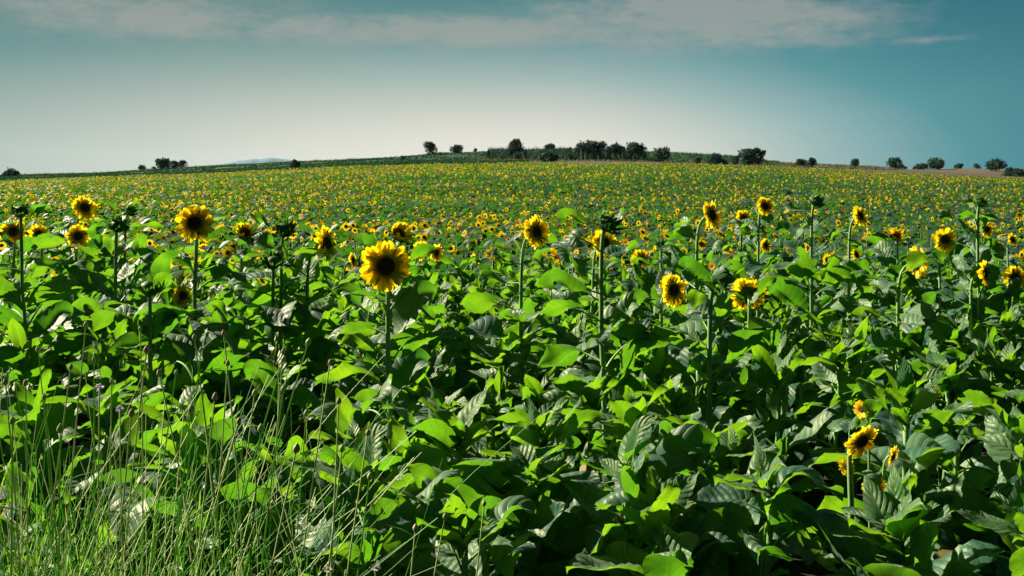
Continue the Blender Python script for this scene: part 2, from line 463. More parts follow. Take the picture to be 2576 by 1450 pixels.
# ------------------------------------------------------------------ sunflower parts
def leaf_mesh(name, L=0.24, wr=0.42, droop=1.1, a0=0.25, fold=0.25, ruff=0.10, twist=0.2, pet=0.13, rise=0.9, mats=None, nu=18, half=4, seed=0, lod=False):
    """a heart-shaped, toothed sunflower leaf on its petiole; root at the origin, pointing along +X"""
    rs = random.Random(seed)
    g = Geo()
    base = np.array([0.0, 0.0, 0.0])
    if pet > 0:
        pts = [base.copy()]; ang = rise
        for i in range(6):
            pts.append(pts[-1] + pet / 6 * np.array([math.cos(ang), 0, math.sin(ang)])); ang += (a0 - rise) / 6
        if not lod: tube(g, pts, np.linspace(0.0052, 0.0032, 7) * (L / 0.24), 5, 1, False)
        base = pts[-1]
    p = base.copy(); ang = a0; nc_ = 2 * half + 1
    V = []; UVs = []; ph = rs.uniform(0, 6.28); ph2 = rs.uniform(0, 6.28)
    for i in range(nu + 1):
        t = i / nu
        wv = wr * L * 1.95 * (t + 0.02) ** 0.52 * (1 - t) ** 0.98 * 1.1 if t < 1 else 0.0
        tooth = 1 + (0.045 if i % 2 else -0.03) * (0 if lod else 1)
        fw = np.array([math.cos(ang), 0, math.sin(ang)]); up = np.array([-math.sin(ang), 0, math.cos(ang)])
        tw = twist * t
        for j in range(nc_):
            s = (j - half) / half
            a = abs(s)
            wj = wv * s * (tooth if a > 0.9 else 1)
            lobe = -0.20 * L * a ** 1.6 * (1 - t) ** 5
            q = (t - 0.26 * a) * 7.5
            puff = 0.015 * L * math.sin(2 * PI * q) * min(1, a * 2.5) * (1 - t) * (0 if lod else 1)
            h = fold * a * abs(wv) - 0.55 * fold * a * a * abs(wv) + ruff * L * 0.30 * math.sin(9.5 * t + ph + (1.7 if s > 0 else 0)) * a ** 2 * (1 - t * 0.5) + puff
            h += 0.10 * L * math.sin(4 * t + ph2) * s * ruff * 4
            side = np.array([0, 1, 0]) * math.cos(tw) + up * math.sin(tw)
            upt = up * math.cos(tw) - np.array([0, 1, 0]) * math.sin(tw)
            V.append(p + side * wj + upt * h + fw * lobe)
            UVs.append((s * 0.5 + 0.5, t))
        if i < nu:
            p = p + fw * (L / nu)
            ang -= droop / nu * (0.6 + 0.8 * t) + 0.16 * ruff * 4 * math.sin(7 * t + ph)
    g.add(V, grid_tris(nu + 1, nc_)[:, ::-1], 0, UVs)
    return g if lod else g.mesh(name, mats or [M['leaf'], M['stem']])


LEAVES = []
for i in range(14):
    rs = random.Random(100 + i)
    LEAVES.append(leaf_mesh('sunflower_leaf', 0.25, rs.uniform(0.29, 0.42), rs.uniform(0.35, 1.5), rs.uniform(-0.05, 0.5), rs.uniform(0.1, 0.95), rs.uniform(0.14, 0.42), rs.uniform(-0.8, 0.8), rs.uniform(0.10, 0.17), rs.uniform(0.5, 1.1), seed=i))
YOUNG = []
for i in range(8):
    rs = random.Random(200 + i)
    YOUNG.append(leaf_mesh('young_leaf', 0.16, rs.uniform(0.22, 0.33), rs.uniform(-0.2, 1.1), rs.uniform(0.5, 1.15), rs.uniform(0.3, 0.9), rs.uniform(0.08, 0.22), rs.uniform(-0.6, 0.6), 0.035, 1.1, mats=[M['young'], M['stem']], nu=14, seed=50 + i))
DRY = []
for i in range(3):
    rs = random.Random(300 + i)
    DRY.append(leaf_mesh('dry_leaf', 0.20, 0.33, 2.2, 0.0, 1.1, 0.55, rs.uniform(-1.2, 1.2), 0.11, 0.3, mats=[M['dry'], M['dry']], seed=80 + i))


def petals_mesh(name, n1, n2, rad, plen, lift, seed, wild=0.25, droopy=0.0):
    rs = random.Random(seed); g = Geo()
    for ring, n in ((0, n1), (1, n2)):
        for k in range(n):
            if rs.random() < 0.04 + wild * 0.1: continue
            th = 2 * PI * (k + (0.5 if ring else 0)) / n + rs.uniform(-0.09, 0.09)
            L = plen * rs.uniform(0.78, 1.12) * (0.95 if ring else 1.0); wd = L * rs.uniform(0.19, 0.27)
            el0 = lift + rs.uniform(-wild, wild) - (0.25 if ring else 0); bend = rs.uniform(-0.9, 0.5) * wild * 2.2 - droopy
            tw = rs.uniform(-0.9, 0.9) * wild * 2
            c, s_ = math.cos(th), math.sin(th)
            out = np.array([c, s_, 0]); tang = np.array([-s_, c, 0]); zz = np.array([0, 0, 1.0])
            p = out * rad * 0.90 + zz * (-0.004 - 0.004 * ring); ang = el0; V = []; U = []
            nn = 6
            for i in range(nn + 1):
                t = i / nn
                wv = wd * (0.45 + 1.3 * t) * (1 - t ** 2.6) if t < 1 else 0.0
                d = out * math.cos(ang) + zz * math.sin(ang); nrm = -out * math.sin(ang) + zz * math.cos(ang)
                sd_ = tang * math.cos(tw * t) + nrm * math.sin(tw * t)
                for sgn in (-1, 0, 1):
                    V.append(p + sd_ * wv * sgn + nrm * (0.18 * wv * abs(sgn))); U.append((k + 0.5 + 0.5 * sgn, t))
                p = p + d * (L / nn); ang += bend / nn
            g.add(V, grid_tris(nn + 1, 3), 0, U)
    return g.mesh(name, [M['petal']])


def disc_mesh(name, rad, dome=0.014):
    g = Geo(); V = []; nr_, ns = 12, 28
    for i in range(nr_ + 1):
        t = i / nr_; r = rad * (0.001 + t)
        z = dome * (1 - t ** 2) ** 0.8 if t < 1 else -0.004
        z -= 0.5 * dome * math.exp(-(t / 0.35) ** 2)
        for k in range(ns):
            a = 2 * PI * k / ns + i * 0.11
            V.append((r * math.cos(a), r * math.sin(a), z + (0.0016 * ((k + i) % 2) if 0 < t < 1 else 0)))
    g.add(V, grid_tris(nr_ + 1, ns, wrap=True))
    # ring of small florets standing up round the rim
    rs = random.Random(3)
    for k in range(90):
        a = rs.uniform(0, 2 * PI); r = rad * rs.uniform(0.80, 1.0); h = rs.uniform(0.004, 0.008)
        c, s_ = math.cos(a), math.sin(a); b = np.array([r * c, r * s_, dome * 0.25])
        t1 = np.array([-s_, c, 0]) * 0.0016
        g.add([b - t1, b + t1, b + np.array([c, s_, 0]) * 0.002 + np.array([0, 0, h])], [(0, 1, 2)])
    return g.mesh(name, [M['disc']])


def bracts_mesh(name, rad, n, blen, curl, lift, seed, ball=0.0):
    """green back of the head with pointed bracts; neck at -Z"""
    rs = random.Random(seed); g = Geo(); V = []; ns = 14
    prof_ = [(0.012, -0.034), (0.30 * rad + 0.008, -0.030), (0.72 * rad, -0.020), (0.98 * rad, -0.008), (0.96 * rad, 0.0)]
    if ball: prof_ += [(0.8 * rad, ball * 0.5), (0.45 * rad, ball * 0.85), (0.001, ball)]
    for (r, z) in prof_:
        for k in range(ns):
            a = 2 * PI * k / ns; V.append((r * math.cos(a), r * math.sin(a), z))
    g.add(V, grid_tris(len(prof_), ns, wrap=True), 0)
    for k in range(n):
        th = 2 * PI * k / n + rs.uniform(-0.15, 0.15)
        L = blen * rs.uniform(0.7, 1.25); wd = L * rs.uniform(0.17, 0.24)
        out = np.array([math.cos(th), math.sin(th), 0]); tang = np.array([-math.sin(th), math.cos(th), 0]); zz = np.array([0, 0, 1.0])
        lvl = rs.uniform(0, 1)
        p = out * rad * (0.75 + 0.25 * lvl) + zz * (-0.020 + 0.016 * lvl); ang = lift + rs.uniform(-0.35, 0.35); cu = curl + rs.uniform(-0.6, 0.6); V = []
        for i in range(6):
            t = i / 5; wv = wd * (0.9 + 0.5 * t) * (1 - t) ** 0.8
            for sgn in (-1, 0, 1): V.append(p + tang * wv * sgn + (-out * math.sin(ang) + zz * math.cos(ang)) * 0.15 * wv * abs(sgn))
            p = p + (out * math.cos(ang) + zz * math.sin(ang)) * L / 5; ang += cu / 5
        g.add(V, grid_tris(6, 3), 0)
    return g.mesh(name, [M['bract']])


# head kinds: list of (bracts mesh, petals mesh, disc mesh)
FULL = []
for i in range(6):
    rs = random.Random(400 + i)
    FULL.append((bracts_mesh('head_back', 0.052, 26, 0.045, -0.5, 0.35, i), petals_mesh('petals', 27, 23, 0.039, 0.076, rs.uniform(0.0, 0.3), 410 + i, rs.uniform(0.16, 0.48)), disc_mesh('disc', 0.037)))
HALF = []
for i in range(2):
    HALF.append((bracts_mesh('head_back', 0.050, 34, 0.055, 0.4, 0.6, 20 + i), petals_mesh('petals', 16, 14, 0.042, 0.060, 1.05, 450 + i, 0.38, -0.4), disc_mesh('disc', 0.037)))
BUDS = []
for i in range(4):
    BUDS.append((bracts_mesh('bud', 0.034, 40, 0.042, 0.9, 0.7, 30 + i, ball=0.022), None, None))


def stem_mesh(name, pts, r0, r1):
    g = Geo(); n = len(pts)
    rad = np.linspace(r0, r1, n); rad[-3:] *= np.array([1.0, 1.12, 1.35])
    tube(g, pts, rad, 8, 0, True)
    return g.mesh(name, [M['stem']])


BIAS = Quaternion(Vector((0, 1, 0)), R(-13)) @ Quaternion(Vector((1, 0, 0)), R(-7))   # leaves lean to the low sun


def put_leaf(parent, me, pos, azm, scale, pitch=0.0, roll=0.0, name='leaf'):
    o = link(name, me, parent)
    q = BIAS @ Quaternion(Vector((0, 0, 1)), azm) @ Quaternion(Vector((0, 1, 0)), pitch) @ Quaternion(Vector((1, 0, 0)), roll)
    o.rotation_mode = 'QUATERNION'; o.rotation_quaternion = q
    o.location = pos; o.scale = (scale, scale, scale)
    return o


def put_head(parent, kindset, pos, nrm, size, name='flower_head', ref=0.113):
    br, pe, di = kindset
    h = link(name, br, parent)
    h.rotation_mode = 'QUATERNION'
    h.rotation_quaternion = Vector(nrm).to_track_quat('Z', 'Y') @ Quaternion(Vector((0, 0, 1)), random.uniform(0, 6))
    h.location = pos; s = size / 2 / ref; h.scale = (s, s, s)
    if pe: link('petals', pe, h)
    if di: link('disc', di, h)
    return h


def face_dir(azd, eld):
    """azd 0 = straight to the camera, + = towards the right of the photo"""
    a, e = R(azd), R(eld)
    return np.array([math.sin(a) * math.cos(e), -math.cos(a) * math.cos(e), math.sin(e)])


def tall_sunflower(label, kind, hx, hy, dia, size, azd, eld, bx, group=None, nleaf=None, lsc=1.0):
    rs = random.Random(int(hx * 7 + hy))
    Y = size * F / dia
    head = np.array([sx(hx) * Y, Y, CZ - (hy - HY) / F * Y])
    X0 = sx(bx) * Y; z0 = float(ground_z(X0, Y)) - 0.02
    root = link('sunflower', None); root.location = (X0, Y, z0)
    root.empty_display_size = 0.1
    tag(root, label, 'sunflower', group)
    hl = head - np.array([X0, Y, z0]); n = face_dir(azd, eld)
    k = 0.030 * size / 0.2
    att = hl - n * k
    H = att[2]
    bend = 0.045 if kind == 'bud' else 0.10 * min(1.0, size / 0.2)
    # bezier: straight stalk, then a curved neck that meets the back of the head
    p0 = np.array([0, 0, 0.0]); p3 = att
    neck = att - n * bend * np.array([1, 1, 0.25]); neck[2] = min(att[2] - 0.02, neck[2]) if eld > -20 else att[2] + 0.03
    low = np.array([neck[0] * 0.85, neck[1] * 0.5, H * 0.70])
    pts = []
    for i in range(9):
        t = i / 8; a = p0 + (low - p0) * t
        a = a + np.array([0.010 * math.sin(3 * t + rs.random() * 0.3), 0, 0]); pts.append(a)
    for i in range(1, 9):
        t = i / 8
        pts.append((1 - t) ** 3 * low + 3 * (1 - t) ** 2 * t * (low + np.array([(neck[0] - low[0]) * 0.2, (neck[1] - low[1]) * 0.2, (H - low[2]) * 0.75])) + 3 * (1 - t) * t * t * neck + t ** 3 * p3)
    pts = np.array(pts)
    rk = min(1.0, (size if kind != 'bud' else 0.16) / 0.16)
    link('stem', stem_mesh('stem', pts, 0.0135 * rk, 0.0085 * rk), root)
    nm = 'flower_head' if kind in ('full', 'back', 'half') else 'bud'
    ks = {'full': FULL, 'back': FULL, 'half': HALF, 'bud': BUDS}[kind]
    put_head(root, ks[rs.randrange(len(ks))], hl - n * 0.004, n, size * (1.25 if kind == 'bud' else 1.0), nm, 0.106 if kind in ('full', 'back') else (0.075 if kind == 'half' else 0.050))
    nl = nleaf or max(8, int(H / 0.070))
    a = rs.uniform(0, 6.28)
    zs = pts[:, 2]; top = zs[:14].max()
    for i in range(nl):
        f = 0.20 + (0.84 if kind == 'bud' else 0.79) * i / (nl - 1)
        z = top * f
        pos = (np.interp(z, pts[:14, 2], pts[:14, 0]), np.interp(z, pts[:14, 2], pts[:14, 1]), z)
        a += 2.4 + rs.uniform(-0.35, 0.35)
        if f > 0.72 and math.cos(a - (-PI / 2 + R(azd))) > 0.3: a += 2.2 + rs.uniform(-0.4, 0.4)
        s = (1.32 - 1.35 * max(0, f - 0.5)) * rs.uniform(0.82, 1.15) * lsc
        if f < 0.34 and rs.random() < 0.35:
            put_leaf(root, DRY[rs.randrange(3)], pos, a, s, rs.uniform(0.2, 0.8), rs.uniform(-0.4, 0.4))['label'] = 'dry brown leaf low on the stem'
        else:
            put_leaf(root, LEAVES[rs.randrange(14)], pos, a, s, rs.uniform(-0.35, 0.30), rs.uniform(-0.35, 0.35))
    return root, Y


# (label, kind, head x, head y, size in px, size in m, facing, tilt, stem foot x)
HEROES = [
 ('dark green closed bud on a tall stem at the far left edge', 'bud', 51, 529, 42, .105, 20, 60, 85, 'the far left bud'),
 ('half hidden sunflower cut by the left edge behind the tall bud', 'full', 33, 583, 66, .20, 15, 5, 20, 'the sunflower at the left edge'),
 ('round sunflower facing the camera, second from the left edge', 'full', 96, 590, 54, .18, 5, 5, 100, 'the second sunflower from the left'),
 ('tallest sunflower of the left part, head leaning right with raised petals', 'full', 214, 523, 66, .19, 48, 22, 168, 'the tallest left sunflower'),
 ('ragged sunflower with a dark centre just below the tallest left one', 'full', 196, 595, 60, .165, 25, 5, 183, 'the ragged left sunflower'),
 ('green bud with splayed bracts between the ragged and the large left sunflower', 'bud', 298, 566, 44, .105, 40, 45, 295, 'the splayed left bud'),
 ('small dark bud nodding on a thin stem left of the large left sunflower', 'bud', 329, 531, 28, .085, 70, 20, 316, 'the small nodding bud'),
 ('large bright sunflower on a straight stem, biggest in the left third', 'full', 489, 561, 98, .20, 8, 18, 474, 'the large left sunflower'),
 ('half open sunflower with green bracts right of the large left one', 'half', 616, 584, 54, .14, 30, 35, 606, 'the half open left sunflower'),
 ('sunflower turned upwards below the half open one on the left', 'full', 644, 641, 42, .17, 0, 55, 650, 'the upturned left sunflower'),
 ('dark green bud on a stem left of the round mid field sunflower', 'bud', 687, 657, 48, .105, 10, 60, 683, 'the bud under the half open sunflower'),
 ('low green bud with curled bracts in the leaves at the left', 'bud', 374, 720, 54, .108, 0, 75, 392, 'the low left bud'),
 ('low orange yellow sunflower half hidden behind the large left stem', 'full', 461, 744, 62, .19, 55, 5, 440, 'the low hidden left sunflower'),
 ('tall spiky bud on a curved neck left of the side-on sunflower', 'bud', 716, 575, 50, .11, 30, 50, 690, 'the spiky bud'),
 ('round sunflower facing the camera beside the curved neck', 'full', 765, 649, 56, .19, -8, 5, 768, 'the round sunflower by the curved neck'),
 ('sunflower seen side-on with its curved neck, left of the largest flower', 'full', 826, 612, 94, .21, 78, 10, 782, 'the side-on sunflower'),
 ('largest sunflower in the picture, facing the camera in the centre left', 'full', 970, 671, 134, .222, 2, 4, 990, 'the largest sunflower'),
 ('half open yellow green flower above and behind the largest sunflower', 'half', 1005, 588, 66, .155, 45, 35, 982, 'the half open flower behind the largest'),
 ('tilted sunflower just right of the largest one', 'full', 1062, 631, 52, .19, 35, 12, 1050, 'the tilted sunflower'),
 ('narrow sunflower turned right, second right of the largest one', 'full', 1099, 636, 47, .18, 50, 5, 1090, 'the narrow sunflower'),
 ('upturned sunflower standing alone left of the tall centre stem', 'full', 1242, 638, 48, .19, 5, 50, 1240, 'the upturned centre sunflower'),
 ('small low yellow flower under the right side of the largest sunflower', 'half', 1043, 762, 38, .12, 50, 40, 1040, 'the small low flower'),
 ('sunflower seen edge-on left of the largest sunflower', 'full', 890, 656, 44, .175, 75, 10, 880, 'the edge-on sunflower'),
 ('big drooping sunflower facing right on a tall stem in the centre', 'full', 1352, 584, 86, .20, 45, 10, 1297, 'the big centre sunflower'),
 ('dark spiky bud on the long straight stem right of centre', 'bud', 1533, 562, 56, .10, 50, 35, 1522, 'the bud on the long straight stem'),
 ('sunflower partly hidden behind the long straight stem', 'full', 1522, 610, 76, .22, 30, 5, 1455, 'the sunflower behind the long stem'),
 ('upturned sunflower between two leaves in the centre', 'full', 1411, 645, 54, .19, 5, 50, 1405, 'the upturned flower in the centre'),
 ('sunflower under a leaf right of the long straight stem', 'full', 1613, 653, 54, .19, 5, 12, 1615, 'the sunflower under a leaf'),
 ('tall sunflower facing right above the others, right of centre', 'full', 1794, 541, 78, .20, 50, 14, 1752, 'the tall right-facing sunflower'),
 ('small sunflower between the two tallest ones at the right', 'full', 1871, 549, 44, .155, 5, 12, 1864, 'the small sunflower between two tall ones'),
 ('highest sunflower right of centre, slightly turned right', 'full', 1926, 519, 50, .165, 22, 14, 1895, 'the highest right sunflower'),
 ('sunflower turned slightly right, low right of centre, left of the one seen from behind', 'full', 1697, 731, 88, .20, 32, 5, 1672, 'the leaf-crossed sunflower'),
 ('large dark bud bent right on a thick stem', 'bud', 1822, 694, 66, .115, 75, 10, 1773, 'the large dark bud'),
 ('sunflower seen from behind with dark back and orange petals', 'back', 1882, 738, 96, .215, 172, 22, 1893, 'the sunflower seen from behind'),
 ('small dark bud above the leaves right of the long straight stem', 'bud', 1665, 612, 32, .09, 10, 70, 1660, 'the small dark bud'),
 ('tall green bud on a high stem in the right half', 'bud', 2058, 505, 36, .10, 50, 35, 2032, 'the tall right bud'),
 ('sunflower leaning right on a high stem with a folded leaf', 'full', 2167, 543, 56, .17, 40, 14, 2120, 'the leaning right sunflower'),
 ('round sunflower facing the camera in the right third', 'full', 2379, 604, 64, .185, 4, 4, 2360, 'the round right sunflower'),
 ('small bud on a thin high stem near the right edge', 'bud', 2470, 508, 32, .09, 40, 50, 2466, 'the thin high right bud'),
 ('small sunflower behind the thin stem near the right edge', 'full', 2484, 578, 40, .155, 15, 5, 2482, 'the sunflower behind the thin stem'),
 ('sunflower seen from the side with a hooked neck at the right', 'full', 2311, 660, 88, .205, 98, 5, 2266, 'the hooked right sunflower'),
 ('ragged sunflower turned right near the right edge', 'full', 2481, 688, 68, .185, 48, 5, 2465, 'the ragged right sunflower'),
 ('sunflower facing the camera cut by the right edge', 'full', 2555, 700, 64, .185, 5, 5, 2540, 'the sunflower at the right edge'),
 ('small sunflower low behind the leaves under the highest right one', 'full', 1928, 618, 38, .16, 30, 10, 1925, 'the small low right sunflower'),
 ('half open dark flower left of the round right sunflower', 'half', 2257, 592, 38, .115, -20, 35, 2255, 'the half open right flower'),
 ('small sunflower turned up at the right edge', 'full', 2549, 603, 34, .15, 25, 20, 2545, 'the small sunflower at the right edge'),
 ('sunflower tucked in leaves left of the high folded leaf', 'full', 2036, 630, 44, .175, 60, 25, 2030, 'the tucked right sunflower'),
 ('sunflower among leaves under the leaning right one', 'full', 2156, 641, 44, .175, 50, 20, 2150, 'the flower under the leaning one'),
 ('drooping sunflower in deep shade at the lower right', 'full', 2171, 1114, 100, .135, 28, -26, 2185, 'the shaded lower right sunflower'),
 ('small ragged sunflower right of the drooping shaded one', 'full', 2251, 1149, 56, .078, 55, -15, 2262, 'the small shaded sunflower'),
 ('small yellow flower seen edge-on above the drooping shaded one', 'full', 2164, 1030, 48, .066, -60, 0, 2180, 'the edge-on shaded flower'),
 ('shaded sunflower under leaves near the lower right edge', 'full', 2404, 1070, 58, .115, -30, -25, 2410, 'the shaded flower at the lower right edge'),
 ('wilting yellow flower lowest of the shaded group', 'full', 2201, 1228, 64, .088, 5, -25, 2215, 'the lowest shaded flower'),
 ('small yellow flower left of the wilting lowest one', 'full', 2127, 1176, 48, .066, -50, -5, 2145, 'the small shaded left flower'),
 ('tiny yellow flower peeping out of the leaves at the right', 'half', 2363, 980, 34, .065, 20, 30, 2365, 'the tiny peeping flower'),
]
hero_refs = []
hero_bases = []
for (lb, kd, hx, hy, dia, size, azd, eld, bx, ref) in HEROES:
    low = hy > 960
    r, Y = tall_sunflower(lb, kd, hx, hy, dia, size, azd, eld, bx, nleaf=3 if low else None, lsc=0.55 if low else 1.0)
    hero_refs.append((ref, hx, hy)); hero_bases.append((r.location.x, Y))

# ------------------------------------------------------------------ short leafy plants
STEMS = []
for i in range(6):
    rs = random.Random(600 + i)
    a, b = rs.uniform(-0.05, 0.05), rs.uniform(-0.04, 0.04)
    pts = [(a * math.sin(2.2 * t) + 0.01 * math.sin(9 * t), b * t, t) for t in np.linspace(0, 1, 9)]
    STEMS.append((stem_mesh('stem', pts, 0.012, 0.0075), pts))


def leafy_sunflower(x, y, h, rs, top_bud=True, lsc=1.0):
    z0 = float(ground_z(x, y)) - 0.02
    root = link('sunflower', None); root.location = (x, y, z0); root.empty_display_size = 0.1
    me, pts = STEMS[rs.randrange(6)]
    st = link('stem', me, root); st.scale = (1, 1, h)
    n = max(7, int(h / 0.050)); a = rs.uniform(0, 6.28)
    for i in range(n):
        f = 0.22 + 0.70 * i / (n - 1)
        a += 2.4 + rs.uniform(-0.4, 0.4)
        pos = (np.interp(f, [p[2] for p in pts], [p[0] for p in pts]), np.interp(f, [p[2] for p in pts], [p[1] for p in pts]), f * h)
        s = (1.03 - 0.38 * max(0, f - 0.55) / 0.45) * rs.uniform(0.78, 1.15) * lsc
        if f < 0.4 and rs.random() < 0.25:
            put_leaf(root, DRY[rs.randrange(3)], pos, a, s * 0.9, rs.uniform(0.2, 0.8), rs.uniform(-0.4, 0.4))['label'] = 'dry brown leaf low on the stem'
        else:
            put_leaf(root, LEAVES[rs.randrange(14)], pos, a, s, rs.uniform(-0.6, 0.35), rs.uniform(-0.55, 0.45))
    tp = (pts[-1][0], pts[-1][1], h)
    for i in range(rs.randint(7, 10)):
        a += 2.4 + rs.uniform(-0.3, 0.3)
        put_leaf(root, YOUNG[rs.randrange(8)], (tp[0], tp[1], h - 0.05 + 0.012 * i), a, rs.uniform(0.70, 1.30), rs.uniform(-0.35, 0.35), rs.uniform(-0.3, 0.3), 'young_leaf')
    if top_bud:
        put_head(root, BUDS[rs.randrange(4)], (tp[0], tp[1], h + 0.01), face_dir(rs.uniform(-60, 60), 70), 0.05, 'bud', 0.06)
    return root


fills = []
rs = random.Random(11)
rows = [2.78, 3.15, 3.55, 4.0, 4.5, 5.0, 5.45, 5.9, 6.35, 6.8, 7.25, 7.7, 8.15, 8.6, 9.05]
for ri, yr in enumerate(rows):
    sp = 0.36 if yr < 5.2 else 0.405
    xm = yr * 0.535 + 0.15
    x = -xm + rs.uniform(0, sp)
    while x < xm:
        px, py = x + rs.uniform(-0.09, 0.09), yr + rs.uniform(-0.13, 0.13)
        x += sp
        u = px / py; Dx = u * F + CX
        if py < 3.02 and Dx < 800: continue
        if py < 3.35 and Dx < 250: continue
        if 3.75 < py < 5.2 and rs.random() < 0.52: continue
        if 3.2 < py < 4.75 and 0.315 < u < 0.40: continue
        if py < 3.8 and 0.315 < u < 0.395: continue
        if py < 3.5 and 0.395 <= u < 0.46 and py > 2.95: continue
        if min(math.hypot(px - a, py - b) for a, b in hero_bases) < 0.20: continue
        if py < 3.75: h = rs.uniform(0.80, 0.95)
        elif py < 5.3: h = rs.uniform(0.70, 0.90)
        elif py < 8: h = rs.uniform(0.68, 0.84)
        else: h = rs.uniform(0.82, 1.02)
        fills.append((px, py, h, ri))
fills = fills[:245]
ORD = ['first', 'second', 'third', 'fourth', 'fifth', 'sixth', 'seventh', 'eighth', 'ninth', 'tenth', 'eleventh', 'twelfth', 'thirteenth', 'fourteenth', 'fifteenth', 'sixteenth',
       'seventeenth', 'eighteenth', 'nineteenth', 'twentieth', 'twenty-first', 'twenty-second', 'twenty-third', 'twenty-fourth', 'twenty-fifth', 'twenty-sixth', 'twenty-seventh', 'twenty-eighth', 'twenty-ninth', 'thirtieth']
used = set()
for (px, py, h, ri) in fills:
    r = leafy_sunflower(px, py, h, rs, lsc=1.12 if ri <= 2 else 1.0)
    Dx = px / py * F + CX; Dy = HY + F * (CZ - h - float(ground_z(px, py))) / py
    lab = None
    if ri <= 1:
        mates = sorted(f[0] / f[1] for f in fills if f[3] == ri)
        k = mates.index(px / py)
        nm_ = 'nearest' if ri == 0 else 'second nearest'
        lab = 'leafy flowerless sunflower in the %s row, %s from the left' % (nm_, ORD[k])
    else:
        cand = sorted(hero_refs, key=lambda q: math.hypot(q[1] - Dx, (q[2] - Dy) * 0.7))
        for (ref, hx, hy) in cand[:9]:
            ddx, ddy = Dx - hx, Dy - hy
            side = 'left of' if ddx < -25 else ('right of' if ddx > 25 else 'straight below')
            far = '' if math.hypot(ddx, ddy) < 170 else ('well ' if math.hypot(ddx, ddy) < 330 else 'far ')
            if side == 'straight below': far = '' if ddy < 170 else 'far '
            elif ddy > 60: side = ('lower ' + side) if far == '' else 'down and ' + side
            t_ = 'short flowerless sunflower %s%s %s' % (far, side, ref)
            if far == 'well ' and 'down and' in t_: t_ = 'short flowerless sunflower some way %s %s' % (side, ref)
            if far == 'far ' and 'straight' not in t_: t_ = 'short flowerless sunflower a long way %s %s' % (side, ref)
            if t_ not in used and len(t_.split()) <= 16: lab = t_; break
        if lab is None: lab = 'short leafy sunflower without flower in the crowded middle rows'
    used.add(lab)
    tag(r, lab, 'sunflower', 'short leafy sunflowers without open flowers')


# ------------------------------------------------------------------ the field behind: past the 300 that show largest
def proto_plant(seed, lod):
    rs = random.Random(seed); g = Geo()
    h = 1.0
    if lod == 0:
        tube(g, [(0, 0, 0), (0.01, 0, h * 0.5), (0.0, 0, h)], [0.012, 0.010, 0.008], 3, 1, False)
        nl, nu, hf, nf = 11, 4, 1, 15
    else:
        nl, nu, hf, nf = 7, 2, 1, 8
    a = rs.uniform(0, 6.28)
    for i in range(nl):
        f = 0.35 + 0.62 * i / (nl - 1) if lod == 0 else 0.55 + 0.42 * i / (nl - 1)
        a += 2.4 + rs.uniform(-0.4, 0.4)
        L = rs.uniform(0.19, 0.27) * (1.1 - 0.5 * max(0, f - 0.6))
        lg = leaf_mesh('', L, rs.uniform(0.36, 0.46), rs.uniform(0.4, 1.5), rs.uniform(-0.1, 0.5), rs.uniform(0.2, 0.6), 0.1, rs.uniform(-0.5, 0.5), 0.11, 0.8, nu=nu, half=hf, seed=seed * 31 + i, lod=True)
        V, T, m_, uv = lg.arrays()
        q = Quaternion(Vector((0, 1, 0)), R(-13)) @ Quaternion(Vector((1, 0, 0)), R(-7)) @ Quaternion(Vector((0, 0, 1)), a) @ Quaternion(Vector((1, 0, 0)), rs.uniform(-.4, .4))
        V = V @ np.array(q.to_matrix()).T + np.array([0, 0, f * h])
        g.add(V, T, 0, uv)
    return g.arrays(), nf


def proto_head(seed, nf, lod):
    """flower facing -Y, centred on the origin; unit = 1 m, diameter 0.19"""
    rs = random.Random(seed); g = Geo()
    r = 0.034
    n = 8 if lod == 0 else 6
    V = [(0, -0.012, 0)] + [(r * math.cos(2 * PI * k / n), 0, r * math.sin(2 * PI * k / n)) for k in range(n)]
    g.add(V, [(0, 1 + (k + 1) % n, 1 + k) for k in range(n)], 3)
    V = [(0, 0.03, 0)] + [(r * 1.1 * math.cos(2 * PI * k / n), 0.006, r * 1.1 * math.sin(2 * PI * k / n)) for k in range(n)]
    g.add(V, [(0, 1 + k, 1 + (k + 1) % n) for k in range(n)], 1)
    for k in range(nf):
        th = 2 * PI * k / nf + rs.uniform(-.1, .1); L = rs.uniform(0.044, 0.064); lf = rs.uniform(-0.35, 0.15)
        w_ = (0.013 if lod == 0 else 0.020)
        c, s = math.cos(th), math.sin(th)
        b = np.array([c, 0, s]) * r * 0.92; tg = np.array([-s, 0, c]) * w_
        mid = b + np.array([c, lf * 0.5, s]) * L * 0.55; tip = b + np.array([c, lf, s]) * L
        g.add([b - tg * 0.7, b + tg * 0.7, mid - tg, mid + tg, tip], [(0, 1, 3), (0, 3, 2), (2, 3, 4)], 2, [(0, 0), (1, 0), (0, .55), (1, .55), (.5, 1)])
    return g.arrays()


def value_noise(x, y, s, seed):
    r_ = np.random.default_rng(seed); tb_ = r_.random((64, 64))
    gx, gy = x / s, y / s; ix, iy = np.floor(gx).astype(int), np.floor(gy).astype(int); fx, fy = gx - ix, gy - iy
    fx = fx * fx * (3 - 2 * fx); fy = fy * fy * (3 - 2 * fy)
    g_ = lambda a, b: tb_[a % 64, b % 64]
    return (g_(ix, iy) * (1 - fx) + g_(ix + 1, iy) * fx) * (1 - fy) + (g_(ix, iy + 1) * (1 - fx) + g_(ix + 1, iy + 1) * fx) * fy


